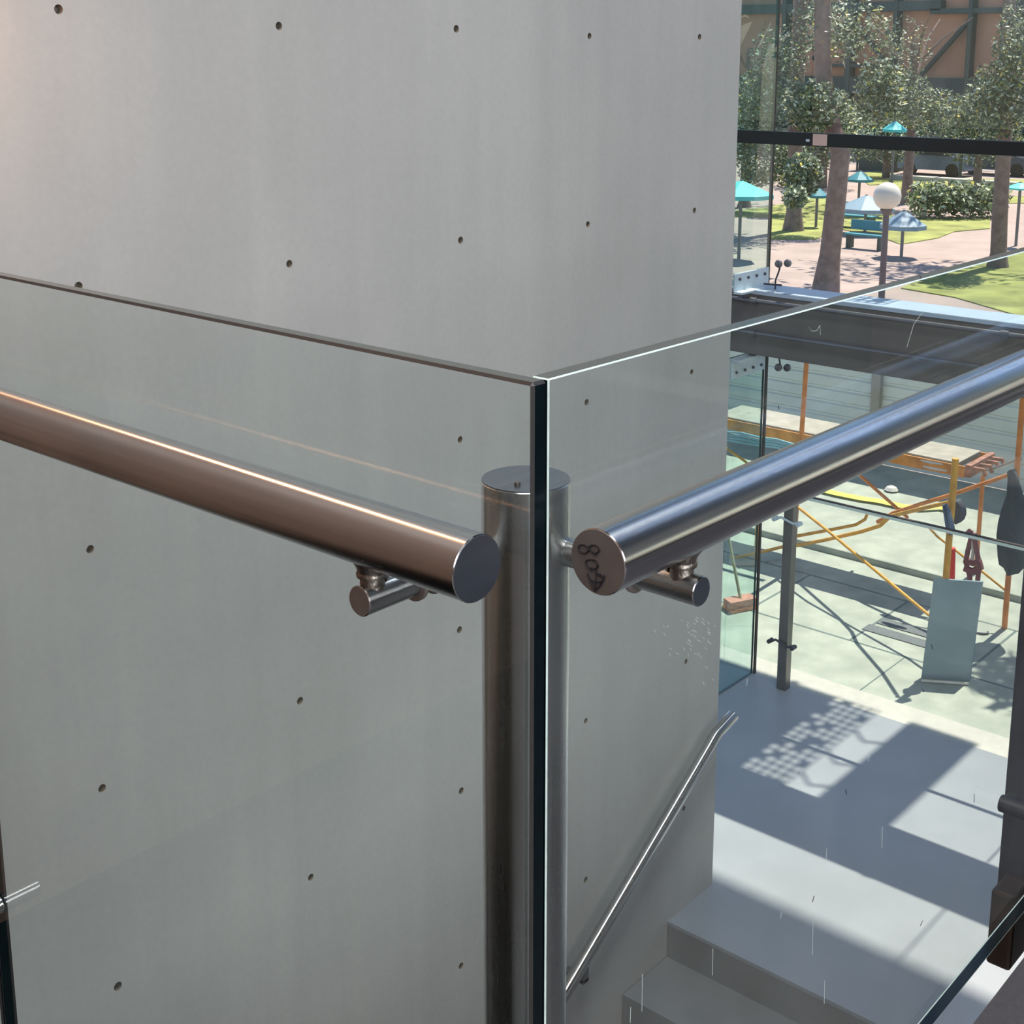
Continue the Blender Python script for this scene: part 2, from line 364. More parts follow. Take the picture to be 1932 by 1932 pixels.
# corner post
PX, PY, PR, PZ = .8347, .7228, .0382, -.3467
e = empty('balustrade_post', (PX, PY, -1.6), 'tall brushed steel round post standing behind the glass corner', 'post')
bm = NB(); tube(bm, [(PX, PY, -1.7), (PX, PY, PZ-.001)], PR, 64, cap=True, bev=.0008); build('post_tube', bm, STZ, e, True)
bm = NB(); tube(bm, [(PX, PY, PZ-.0012), (PX, PY, PZ)], PR-.0006, 64); build('post_cap', bm, CAP, e, True)
bm = NB(); p = at(976, 916, z=PZ); box(bm, (p.x-.002, p.y-.002, PZ-.001), (p.x+.0022, p.y+.002, PZ+.003), .0005); build('weld_tab', bm, WELD, e)

# rails
RR, RZ, LX, RY = .0254, -.3564, .6721, .5702
def bracket(parent, axis, c, a0, a1, post_to, am):
    """arm through the glass to the post, with a stem up to the rail. axis 0: arm along x, 1: along y. c = the other coordinate"""
    zc = -.4085; ra = .0124
    P = (lambda s, z: (s, c, z)) if axis == 0 else (lambda s, z: (c, s, z))
    b = empty('bracket', P(a0, zc)); b.parent = parent; b.matrix_parent_inverse = parent.matrix_world.inverted()
    bm = NB(); tube(bm, [P(a0, zc), P(post_to, zc)], ra, 32, bev=.0006); build('bracket_arm', bm, am, b, True)
    bm = NB(); tube(bm, [P(a0-.0004, zc), P(a0+.0004, zc)], ra-.001, 32); build('arm_end_cap', bm, CAPX if axis == 0 else CAP, b, True)
    s = LX+.002 if axis == 0 else RY+.001
    bm = NB(); lathe(bm, P(s, -.4025), [(.0102, 0), (.0098, .006), (.0094, .010), (.0122, .0112), (.0126, .0138), (.0116, .0155), (.0124, .019), (.0150, .0235), (.0185, .0275)], 28); build('bracket_stem', bm, WELD, b, True)
    g0 = (.72 if axis == 0 else .617)
    bm = NB()
    for q0, q1 in ((g0-.0042, g0), (g0+T, g0+T+.005)): tube(bm, [P(q0, zc), P(q1, zc)], .0172, 28, bev=.0008)
    build('glass_washer', bm, CAPX, b, True)
    d = Vector(P(s, 0))-Vector(P(a0, 0))
    bm = NB(); tube(bm, [Vector(P(s+.009, -.397)), Vector(P(s+.017, -.400))], [.0065, .003], 10); build('weld_bead', bm, WELD, b, True)
lr = empty('handrail', (LX, .628, RZ), 'thick copper-toned steel handrail in front of the left glass panel', 'handrail')
bm = NB(); tube(bm, [(LX, .628, RZ), (LX, 2.04, RZ)], RR, 72, bev=.0007); build('rail_tube', bm, STY, lr, True)
bm = NB(); tube(bm, [(LX, .6274, RZ), (LX, .629, RZ)], RR-.0009, 64); build('rail_end_cap', bm, CAP, lr, True, label='round brushed blue-grey end cap')
bracket(lr, 0, .7415, .6605, .7415, .803, STX)
rr_ = empty('handrail', (.739, RY, RZ), 'thick dark blue-toned steel handrail in front of the right glass panel, numbered on its end', 'handrail')
bm = NB(); tube(bm, [(.739, RY, RZ), (3.95, RY, RZ)], RR, 72, bev=.0007); build('rail_tube', bm, STX, rr_, True)
bm = NB(); tube(bm, [(.7384, RY, RZ), (.740, RY, RZ)], RR-.0009, 64); build('rail_end_cap', bm, CAPX, rr_, True, label='round matt brown end cap with black marker writing')
bracket(rr_, 1, .8495, .552, .8495, .689, STY)
# marker writing on the right end cap
def spline(pts, n=6, closed=False):
    P = [Vector((a, b, 0)) for a, b in pts]; out = []; N = len(P)
    rng = range(N if closed else N-1)
    for i in rng:
        g = (lambda k: P[k % N]) if closed else (lambda k: P[max(0, min(N-1, k))])
        p0, p1, p2, p3 = g(i-1), g(i), g(i+1), g(i+2)
        for j in range(n):
            t = j/n; out.append(.5*((2*p1)+(p2-p0)*t+(2*p0-5*p1+4*p2-p3)*t*t+(3*p1-p0-3*p2+p3)*t**3))
    out.append(P[0] if closed else P[-1]); return [(q.x, q.y) for q in out]
strokes = [
 spline([(.0079,.0062),(.0110,.0034),(.0150,.0032),(.0172,.0053),(.0160,.0085),(.0125,.0094),(.0090,.0088),(.0062,.0072),(.0045,.0058),(.0020,.0055),(-.0012,.0075),(-.0019,.0100),(.0005,.0116),(.0040,.0114),(.0068,.0096),(.0080,.0072),(.0060,.0064),(.0030,.0058),(.0006,.0040)]),
 spline([(.0046,-.0088),(.0062,-.0078),(.0082,-.0062),(.0101,-.0044),(.0095,-.0018),(.0060,-.0003),(.0015,.0000),(-.0008,-.0018),(-.0004,-.0045),(.0025,-.0066),(.0058,-.0062)]),
 [(0,-.0035),(.0005,-.0120),(.0014,-.0238)],
 [(.0086,-.0112),(.0072,-.0140),(.0040,-.0195),(.0016,-.0238),(-.0030,-.0180),(-.0066,-.0118),(-.0070,-.0090)],
 spline([(.0076,-.0130),(.0050,-.0155),(.0012,-.0163),(-.0035,-.0150),(-.0063,-.0122),(-.0052,-.0100),(-.0020,-.0092),(.0000,-.0093),(-.0022,-.0104),(-.0046,-.0108)])]
bm = NB()
for st_ in strokes: tube(bm, [(.7380, RY+a, RZ+.0008+b) for a, b in st_], .0007, 6)
build('marker_writing', bm, INK, rr_, True)

# stand-off pins
e = tag(build('standoff_pin', (lambda b: (tube(b, [(.672, 1.487, -1.029), (.719, 1.487, -1.029)], .0115, 24, bev=.0008), b)[1])(NB()), STX, smooth=True), 'short steel pin on the far left glass, low at the picture edge', 'fixing pin')

# steel hanger column at the slab edge, with its low pin
ce = empty('steel_column', (1.98, .69, -1.40), 'dark steel channel column at the right edge, behind the glass', 'column')
bm = NB(); box(bm, (1.97, .655, -1.40), (1.978, .697, 4.98), .001); build('column_flange', bm, DARKM, ce)
bm = NB(); box(bm, (1.978, .660, -1.385), (2.10, .668, 4.98)); build('column_web', bm, DARKM, ce)
bm = NB(); box(bm, (2.10, .640, -1.40), (2.108, .697, 4.98), .001); build('column_flange', bm, DARKM, ce)
bm = NB(); box(bm, (1.90, .642, -1.392), (1.966, .682, -1.262), .006); build('column_shoe', bm, RUSTM, ce, label='brown steel foot of the column')
bm = NB()
for u, v in ((1899, 1697), (1912, 1512)):
    p = at(u, v, x=1.97); tube(bm, [(1.964, p.y, p.z), (1.97, p.y, p.z)], .0085, 18, bev=.001)
build('column_bolts', bm, DARKM, ce, True)
p = at(1888, 1533, y=.665)
bm = NB(); tube(bm, [(1.935, .690, -1.132), (1.935, .50, -1.132)], .0135, 24, bev=.001); tube(bm, [(1.935, .684, -1.132), (1.971, .684, -1.132)], .007, 12)
build('column_pin', bm, DARKM, ce, True)

# wall handrail down the stair
wh = empty('wall_handrail', (3.19, 2.0, -1.985), 'thin steel handrail sloping down the concrete wall beside the stair', 'handrail')
dx = (3.1866-2.5284); m_ = (2.4162-1.985)/dx
q = [(3.29, 2.01, -1.952), (3.20, 2.01, -1.976), (3.185, 2.01, -1.984)] + [(3.185-t, 2.01, -1.986-t*m_) for t in (.03, .4, .8, 1.3)]
bm = NB(); tube(bm, q, .019, 24); build('rail_tube', bm, STX, wh, True)
for t in (.62, 1.25):
    bx, bz = 3.185-t, -1.986-t*m_
    bm = NB(); box(bm, (bx-.012, 2.0, bz-.062), (bx+.012, 2.02, bz-.008), .002); box(bm, (bx-.012, 2.0, bz-.066), (bx+.012, YW+.001, bz-.05), .002); build('rail_bracket', bm, PIPE, wh)

# ------------------------------------------------------------------ facade steelwork
XT = 4.30
tb = empty('transom_bar', (XT, 2, -.265), 'black steel bar crossing the upper facade glass', 'bar')
bm = NB(); box(bm, (XT, -.41, -.2868), (XT+.03, 4.19, -.2410), .002); build('bar_body', bm, BLACK, tb)
p = at(1547, 264, x=XT-.001)
bm = NB(); box(bm, (XT-.002, p.y-.028, p.z-.020), (XT-.0003, p.y+.028, p.z+.020)); build('label_plate', bm, plain('pinkish_label', srgb(186, 160, 152), .6), tb)
p = at(1524, 265, x=XT-.001)
bm = NB(); box(bm, (XT-.002, p.y-.007, p.z-.004), (XT-.0003, p.y+.007, p.z+.004)); build('small_label', bm, ALUL, tb)

def fin(z0, z1, label):
    bm = NB(); fs = box(bm, (4.41, 2.78, z0), (XF-.004, 2.79, z1))
    for f in fs: f.material_index = 0 if abs(f.calc_center_median().y/S-2.785) > .004 else 1
    return build('glass_fin', bm, [FIN, FEDGE], label=label, cat='glass fin')
fin(-.866, 4.98, 'upper greenish glass fin beside the end of the concrete wall')
fin(ZF+.004, -1.135, 'lower greenish glass fin under the slab edge, beside the concrete wall')
def fin_bracket(z, sgn, label):
    e = empty('fin_bracket', (4.55, 2.775, z), label, 'bracket')
    bm = NB(); box(bm, (4.43, 2.770, z), (4.685, 2.777, z+.075*sgn), .001); box(bm, (4.43, 2.735, z-.003), (4.60, 2.777, z+.006), .001); build('angle_plate', bm, ALUL, e)
    for i in range(4):
        x = 4.465+.062*i; zz = z+.052*sgn
        bm = NB(); tube(bm, [(x, 2.764, zz), (x, 2.771, zz)], .0058, 10); build('bolt', bm, DARKM, e)
fin_bracket(-.874, 1, 'pale bolted angle bracket at the foot of the upper glass fin')
fin_bracket(-1.142, -1, 'pale bolted angle bracket at the head of the lower glass fin')
for (u, v, r, lab) in ((1600, 591, .0085, 'upper grey pipe along the dark slab edge'), (1600, 655, .0095, 'lower grey pipe along the dark slab edge')):
    p = at(u, v, x=4.495)
    e = empty('pipe', (4.495, 2.5, p.z), lab, 'pipe')
    bm = NB(); tube(bm, [(4.495, -.4, p.z), (4.495, 4.18, p.z)], r, 16); build('pipe_tube', bm, PIPE, e, True)
    for y in (2.72, 1.72):
        bm = NB(); tube(bm, [(4.495, y-.014, p.z), (4.495, y+.014, p.z)], r*1.5, 16); box(bm, (4.495, y-.006, p.z-.006), (4.532, y+.006, p.z+.006)); build('pipe_clamp', bm, PIPE, e, True)
def spider(p, s, label):
    e = empty('glass_clamp', p, label, 'clamp')
    x, y, z = p
    bm = NB(); tube(bm, [(x, y+.05, z), (x, y-.03, z+.003)], .004, 8); tube(bm, [(x, y-.002, z-.035*s), (x, y-.002, z+.02*s), (x, y-.015, z+.055*s), (x, y-.022, z+.085*s)], .0035, 8); build('clamp_rod', bm, DARKM, e, True)
    for k, q in enumerate(((x-.012, y-.020, z+.088*s), (x+.014, y-.045, z+.09*s))):
        bm = NB(); lathe(bm, q, [(.004, -.012), (.014, -.008), (.016, 0), (.014, .006), (.006, .01)], 16, (1, .2, 0)); build('clamp_disc', bm, PIPE, e, True)
    bm = NB(); tube(bm, [(x, y-.002, z-.035*s), (x, y-.002, z-.09*s)], .006, 8); build('clamp_stem', bm, PIPE, e, True)
p1 = at(1462, 538, x=4.60); spider((4.60, p1.y, p1.z), 1, 'small two-headed glass clamp at the foot of the upper fin')
p1 = at(1465, 650, x=4.60); spider((4.60, p1.y, p1.z), -1, 'small two-headed glass clamp hanging at the head of the lower fin')
# mullion post
p0, pt = at(1478, 1285, x=4.66), at(1484, 960, x=4.66)
mp = empty('mullion_post', (4.66, p0.y, ZF), 'slim square steel post behind the lower facade glass, standing on the blue-grey floor', 'post')
bm = NB(); box(bm, (4.64, p0.y-.021, ZF+.001), (4.682, p0.y+.021, -1.735), .002); build('post_tube', bm, plain('mullion_steel', srgb(120, 118, 116), .35, .7), mp)
for z_, mat_, dz in ((at(1480, 983, x=4.63).z, ALUL, 1), (at(1475, 1216, x=4.63).z, DARKM, -1)):
    y = p0.y; cl = empty('glass_clamp', (4.63, y, z_)); cl.parent = mp; cl.matrix_parent_inverse = mp.matrix_world.inverted()
    bm = NB(); tube(bm, [(4.625, y+.055, z_-.004), (4.632, y+.03, z_+.012), (4.632, y-.03, z_-.004), (4.64, y-.055, z_+.006)], .0055, 10); build('clamp_arm', bm, mat_, cl, True)
    for s in (-1, 1):
        bm = NB(); tube(bm, [(4.618, y+.055*s, z_), (4.648, y+.055*s, z_)], .009, 12); build('clamp_head', bm, mat_, cl, True)
glz = p0.y+.030
bm = NB(); box(bm, (4.69, glz-.004, ZF+.002), (4.698, glz+.004, -1.735)); build('pale_post_strip', bm, GCH, mp)  # thin pale strip beside the mullion post

# ------------------------------------------------------------------ yard outside
bm = NB(); box(bm, (4.855, -1.5, -2.75), (6.31, 6.5, ZY)); build('terrace_paving', bm, YARD, kind='structure')
bm = NB(); box(bm, (6.31, -1.5, -2.75), (7.93, 6.5, ZY+.035), .01); build('terrace_step', bm, YARD, kind='structure')
bm = NB()
for x in (5.36, 5.965): box(bm, (x-.006, -1.4, ZY), (x+.006, 6.4, ZY+.001))
k = -1.0
y = 2.12-6*.545
while y < 6: box(bm, (5.366, y-.006, ZY), (5.959, y+.006, ZY+.001)); y += .545
y = 2.12-6*.545+.27
while y < 6: box(bm, (4.86, y-.003, ZY), (5.354, y+.003, ZY+.001)); y += 1.09
tag(build('paving_joints', bm, YJ), kind='structure')
def wallpanel():
    e = empty('ribbed_screen_wall', (7.95, 3.5, ZY), 'grey horizontally ribbed screen wall across the terrace', 'screen wall')
    bm = NB(); z = ZY+.036; prof = []
    while z < -1.62:
        prof += [(7.93, z), (7.93, z+.062), (7.945, z+.072), (7.945, z+.082)]; z += .092
    poly = [(a, -1.4, b) for a, b in prof] + [(7.99, -1.4, prof[-1][1]), (7.99, -1.4, ZY+.036)]
    prism(bm, poly, (0, 8, 0)); build('ribbed_panel', bm, PANEL, e)
    y_ = at(1653, 740, x=7.9).y
    for yy in (y_, y_-1.6, y_+1.6):
        bm = NB(); box(bm, (7.885, yy-.032, ZY+.036), (7.929, yy+.032, -1.6), .004); build('panel_post', bm, plain('panel_post_grey', srgb(150, 144, 138), .6), e)
wallpanel()
# grates
for i, (x, y0, y1) in enumerate(((5.655, 2.30, 2.66), (5.545, 2.30, 2.68))):
    e = tag(build('drain_grate', (lambda b: (box(b, (x-.038, y0, ZY+.001), (x+.038, y1, ZY+.004)), b)[1])(NB()), plain('grate_iron%d' % i, srgb(92, 100, 104), .6, 0, .3, 80)),
            ('dark drain grate in the paving, the row nearer the ribbed wall', 'dark drain grate in the paving, the row nearer the facade')[i], 'drain grate')

# scaffold -------------------------------------------------
L0 = Vector((5.97, 3.318, ZY)); L1 = Vector((5.97, 3.29, -1.44))
Rb = Vector((5.96, 2.175, ZY)); Rt = Vector((5.96, 2.175, -1.40))
Mb = Vector((5.30, 2.215, ZY)); Mt = Vector((5.35, 2.218, -1.639))
scf = empty('scaffold_tower', (5.9, 2.8, ZY), 'yellow and orange tubular scaffold frame on the pale terrace paving', 'scaffold')
def sc_tube(name, pts, r, m):
    bm = NB(); tube(bm, pts, r, 12); build(name, bm, m, scf, True)
sc_tube('upright', [L0, L1], .0125, ORG); sc_tube('upright', [Rb, Rt], .0135, ORG)
sc_tube('upright', [(5.32, 2.215, ZY), Mt], .0145, YEL)
M2t, M2b = at(1856, 880, x=6.47), at(1846, 1060, x=6.45); sc_tube('upright', [(M2t.x, M2t.y, M2t.z+.02), (6.47, M2t.y, ZY+.035)], .0115, ORG)
FLt = at(1431, 940, x=5.975); sc_tube('upright', [(5.975, 3.544, ZY), (5.975, 3.544, FLt.z)], .010, YEL)
sc_tube('pin', [(L1.x, L1.y, L1.z), (L1.x, L1.y, L1.z+.10)], .006, DARKM)
def via(ps): return [at(u, v, x=x) for u, v, x in ps]
sc_tube('ledger', via([(1504, 1029, 5.97), (1560, 1018, 5.86), (1625, 1003, 5.75), (1660, 992, 5.68), (1680, 974, 5.62), (1745, 958, 5.48), (1790, 948, 5.35)]), .0095, YEL)
sc_tube('ledger', via([(1500, 1012, 5.97), (1570, 999, 6.1), (1615, 990, 6.2), (1632, 980, 6.25), (1637, 968, 6.3)]), .0085, YEL)
sc_tube('ledger', via([(1655, 985, 6.0), (1685, 968, 6.0), (1740, 950, 5.99), (1800, 932, 5.98), (1912, 893, 5.96)]), .010, ORG)
sc_tube('ledger', via([(1372, 1055, 5.9), (1430, 1043, 5.97), (1500, 1026, 5.97)]), .0085, YEL)
sc_tube('cross_brace', via([(1503, 955, 5.97), (1560, 1000, 5.8), (1740, 1150, 5.45), (1790, 1190, 5.34)]), .0075, YEL)
sc_tube('cross_brace', via([(1598, 877, 6.3), (1620, 895, 6.3), (1705, 970, 6.1), (1712, 976, 6.08)]), .0085, ORG)
sc_tube('cross_brace', via([(1750, 992, 5.9), (1768, 1012, 5.9), (1800, 1036, 5.9), (1896, 1113, 5.96)]), .0055, YEL)
sc_tube('cross_brace', via([(1366, 843, 6.3), (1405, 870, 6.3), (1460, 915, 6.3)]), .007, YEL)
sc_tube('guard_tube', via([(1853, 893, 6.4), (1925, 866, 5.96)]), .009, GREYT)
sc_tube('guard_tube', via([(1370, 1083, 5.7), (1430, 1063, 5.97), (1470, 1055, 5.97)]), .0045, GREYT)
# platform plank
pe = empty('scaffold_plank', (6.3, 3, -1.93), 'white worn scaffold plank with orange edges, resting on the yellow scaffold', 'plank')
bm = NB(); box(bm, (6.16, 2.54, -1.935), (6.44, 3.95, -1.905), .004); build('deck_board', bm, plain('worn_white_deck', srgb(160, 154, 144), .8, 0, .14, 12), pe)
bm = NB(); box(bm, (6.148, 2.50, -1.972), (6.158, 3.95, -1.915), .002); box(bm, (6.442, 2.50, -1.972), (6.452, 3.95, -1.915), .002); build('edge_rail', bm, plain('rusty_orange_edge', srgb(204, 138, 70), .6, 0, .3, 10), pe)
bm = NB(); box(bm, (6.15, 2.47, -1.968), (6.45, 2.498, -1.905), .003)
for x in (6.19, 6.27, 6.35, 6.42): tube(bm, [(x, 2.48, -1.93), (x, 2.42, -1.925), (x, 2.41, -1.955)], .012, 8)
build('end_hooks', bm, plain('rusty_hook', srgb(150, 104, 86), .7, 0, .4, 20), pe)
bm = NB()
for (u, v, a, b) in ((1757, 872, .05, .022), (1763, 884, .055, .02)):
    q = at(u, v, z=-1.903); vs = [bm.verts.new(V((q.x+b*math.sin(t)*(1+.2*math.sin(3*t)), q.y+a*math.cos(t)*1.2, -1.9035))) for t in [i*.4 for i in range(15)]]; bm.faces.new(vs)
build('dark_stains', bm, plain('deck_stain', srgb(70, 74, 78), .8), pe)
# blue cords under the plank
bm = NB()
for i in range(4):
    tube(bm, [at(1372, 815+5*i, x=6.05), at(1400, 817+6*i, x=6.05), at(1430, 825+5*i, x=6.05), at(1465, 829+5*i, x=6.05), at(1510, 842+5*i, x=6.05)], .006, 8)
build('rope_bundle', bm, plain('light_blue_rope', srgb(136, 186, 200), .6), None, True, label='light blue ropes hanging below the left end of the scaffold plank', cat='rope')

# things hung on or leaning against the scaffold
def leaning_board():
    a, b = at(1738, 1279, z=ZY), at(1829, 1286, z=ZY)
    a.z = b.z = ZY+.002
    h = .435
    t = Vector((.06, 0, 0))
    poly = [a, b, b+Vector((.06, 0, h)), a+Vector((.06, 0, h))]
    bm = NB(); prism(bm, poly, (.012, 0, 0)); build('leaning_board', bm, plain('blue_grey_sheet', srgb(132, 152, 162), .35, 0, .08, 4), None, label='blue-grey sheet board leaning upright against the scaffold leg', cat='board')
leaning_board()
bm = NB(); a = at(1740, 1286, z=ZY); b = at(1829, 1292, z=ZY); tube(bm, [(a.x-.01, a.y, ZY+.008), (b.x-.01, b.y, ZY+.008)], .006, 8)
build('white_batten', bm, WHITE_, None, True, label='thin white strip lying at the foot of the blue-grey board', cat='strip')
def blob_cloth(name, outline, x, depth, m, label, cat, wav=.008):
    """cloth hanging in folds: outline pixels (left, right) per height at distance x"""
    bm = NB(); rows = []
    for v, u0, u1 in outline:
        row = []
        n = 14
        for i in range(2*n):
            t = i/n if i <= n else (2*n-i)/n
            side = 1 if 0 < i < n else (-1 if i > n else 0)
            p = at(u0+(u1-u0)*t, v, x=x)
            bulge = depth*math.sin(math.pi*t)
            p = p + Vector((-side*bulge + wav*math.sin(9*t+v*.03), 0, 0)); row.append(bm.verts.new(V(p)))
        rows.append(row)
    for a, b in zip(rows, rows[1:]):
        for i in range(len(a)): j = (i+1) % len(a); bm.faces.new((a[i], a[j], b[j], b[i]))
    bm.faces.new(rows[0]); bm.faces.new(rows[-1][::-1])
    return build(name, bm, m, None, True, label=label, cat=cat)
blob_cloth('jacket', [(888, 1902, 1914), (905, 1900, 1924), (935, 1898, 1932), (960, 1890, 1938), (985, 1884, 1942), (1010, 1881, 1944), (1050, 1882, 1942), (1066, 1884, 1938), (1072, 1892, 1932), (1082, 1897, 1922)], 5.89, .035,
           plain('charcoal_cloth', srgb(62, 72, 80), .85, 0, .25, 14), 'dark charcoal jacket hanging on the right scaffold upright', 'jacket')
blob_cloth('cap', [(944, 1798, 1812), (950, 1794, 1819), (960, 1793, 1823), (970, 1794, 1823), (980, 1797, 1819), (986, 1800, 1812)], 5.42, .03,
           plain('dark_cap_cloth', srgb(74, 80, 92), .85, 0, .2, 14), 'dark grey cap hanging beside the middle scaffold upright', 'cap')
blob_cloth('work_glove', [(952, 1779, 1787), (962, 1780, 1793), (980, 1783, 1797), (1000, 1786, 1801), (1008, 1792, 1800)], 5.30, .015,
           plain('blue_grey_glove', srgb(88, 104, 130), .85, 0, .2, 14), 'small blue-grey glove hooked on the middle scaffold upright', 'glove')
hm = plain('maroon_webbing', srgb(128, 76, 84), .8, 0, .25, 20)
he = empty('safety_harness', at(1835, 1010, x=5.75), 'maroon safety harness hanging by its straps near the right scaffold upright', 'harness')
def hpart(name, ps, r, x=5.75, m=hm):
    bm = NB(); tube(bm, [at(u, v, x=x) for u, v in ps], r, 8); build(name, bm, m, he, True)
hpart('strap', [(1828, 1002), (1832, 1015), (1826, 1040), (1822, 1060), (1829, 1085), (1833, 1120), (1832, 1150), (1834, 1172)], .012)
hpart('strap', [(1838, 1006), (1840, 1022), (1844, 1045), (1848, 1065), (1845, 1090), (1842, 1120), (1841, 1150), (1838, 1175)], .012)
hpart('strap', [(1834, 1015), (1836, 1040), (1834, 1060)], .008, m=plain('white_webbing', srgb(206, 196, 196), .8))
hpart('waist_pad', [(1820, 1056), (1835, 1062), (1848, 1060), (1850, 1070), (1836, 1078), (1820, 1072)], .017)
hpart('shoulder_loop', [(1824, 1004), (1829, 999), (1835, 1003), (1831, 1010), (1826, 1008)], .006)
# red tube
bm = NB(); tube(bm, [at(1796, 1034, x=5.42), at(1794, 1120, x=5.42)], .016, 14); build('red_tube', bm, plain('red_plastic', srgb(224, 62, 52), .45), None, True, label='bright red tube standing behind the blue-grey board', cat='tube')
# broom
br = empty('broom', at(1398, 1142, z=ZY), 'push broom with a pinkish-orange head standing on the paving by the wall end', 'broom')
a = at(1372, 1146, z=ZY+.02); b = at(1421, 1136, z=ZY+.02)
bm = NB(); dd = (b-a).normalized(); nn = Vector((-dd.y, dd.x, 0))*.035
prism(bm, [a-nn, b-nn, b+nn, a+nn], (0, 0, .035)); build('broom_head', bm, plain('salmon_block', srgb(196, 128, 112), .7, 0, .2, 30), br)
bm = NB(); prism(bm, [a-nn*1.2+Vector((0, 0, -.018)), b-nn*1.2+Vector((0, 0, -.018)), b+nn*1.2+Vector((0, 0, -.018)), a+nn*1.2+Vector((0, 0, -.018))], (0, 0, .018)); build('bristles', bm, plain('orange_bristles', srgb(220, 140, 104), .9, 0, .3, 60), br)
c = (a+b)/2; bm = NB(); tube(bm, [(c.x, c.y, ZY+.05), at(1372, 1000, x=c.x+.10)], .0075, 10); build('broom_handle', bm, plain('worn_wood_handle', srgb(150, 146, 118), .7), br, True)
# caution tape and litter on the terrace
bm = NB(); pts = [(1540, 922), (1580, 932), (1625, 941), (1660, 946), (1700, 955), (1740, 960), (1775, 958), (1800, 962)]
rows = []
for u, v in pts:
    q = at(u, v, z=ZY+.05); rows.append((bm.verts.new(V(q+Vector((-.03, 0, 0)))), bm.verts.new(V(q+Vector((.03, 0, .006))))))
for p_, q_ in zip(rows, rows[1:]): bm.faces.new((p_[0], q_[0], q_[1], p_[1]))
build('caution_tape', bm, plain('yellow_tape', srgb(222, 214, 96), .5, 0, .2, 9), None, label='yellow tape trailing over the terrace step', cat='tape')
bm = NB(); q = at(1682, 924, z=ZY+.045); lathe(bm, q, [(.02, -.008), (.045, .0), (.03, .018), (.008, .026)], 9); build('paper_scrap', bm, WHITE_, None, label='crumpled white scrap lying on the terrace below the plank', cat='litter')
bm = NB(); q = at(1845, 1192, z=ZY); tube(bm, [q+Vector((.03*math.cos(t), .05*math.sin(t), .005)) for t in (.4, 1.2, 2, 2.9, 3.8, 4.6, 5.4)], .004, 6); build('wire_loop', bm, DARKM, None, True, label='small loop of dark wire on the paving beside the board', cat='wire')

# ------------------------------------------------------------------ park below and beyond
ZG = -4.0
bm = NB(); box(bm, (8.0, -30, ZG-.3), (120, 90, ZG)); build('park_ground', bm, PATH, kind='structure')
def lawn(px, m=GRASS, h=.02, name='lawn'):
    bm = NB(); poly = [at(u, v, z=ZG) for u, v in px]; prism(bm, poly, (0, 0, h)); build(name, bm, m, kind='structure')
lawn([(1684, 334), (1872, 338), (1990, 342), (1995, 352), (1900, 358), (1870, 372), (1720, 366), (1672, 352)])
lawn([(1448, 392), (1500, 380), (1562, 368), (1566, 440), (1540, 452), (1452, 452)])
lawn([(1585, 398), (1650, 404), (1740, 412), (1868, 412), (1868, 432), (1800, 438), (1770, 450), (1700, 462), (1660, 448), (1590, 434)])
lawn([(1700, 545), (1780, 510), (1932, 470), (2050, 470), (2050, 640), (1932, 600), (1800, 562)])
lawn([(1385, 398), (1448, 392), (1448, 410), (1385, 410)])
lawn([(1880, 372), (2000, 370), (2000, 384), (1880, 384)])
lawn([(1612, 330), (1660, 322), (1692, 330), (1680, 348), (1640, 350)])
bm = NB()
random.seed(3)
def leaves(bm, centre, rad, n, size, wts=(.45, .28, .22, .05)):
    for i in range(n):
        d = Vector([random.gauss(0, 1) for _ in range(3)]).normalized()*(random.random()**.5)
        p = Vector((centre[0]+d.x*rad[0], centre[1]+d.y*rad[1], centre[2]+d.z*rad[2]))
        a = Vector([random.uniform(-1, 1) for _ in range(3)]).normalized(); b = a.orthogonal().normalized()
        s = size*random.uniform(.6, 1.4); w_ = s*.45
        vs = [bm.verts.new(V(q)) for q in (p-a*s, p+b*w_-a*.1*s+Vector((0, 0, w_*.2)), p+a*s, p-b*w_-a*.1*s)]
        f = bm.faces.new(vs); f.material_index = random.choices((0, 1, 2, 3), wts)[0]
def hedge(u0, u1, v, h, label):
    a, b = at(u0, v, z=ZG), at(u1, v, z=ZG); bm = NB()
    n = 40
    for i in range(n):
        c = a.lerp(b, i/(n-1)); leaves(bm, (c.x+.5, c.y, ZG+h*.5), (.9, .25, h*.5), 60, .09, (.4, .4, .18, .02))
    o = build('hedge', bm, LEAF, None, label=label, cat='hedge'); return o
hedge(1716, 1866, 414, 1.0, 'long grey-green hedge across the park lawn between two tree trunks')
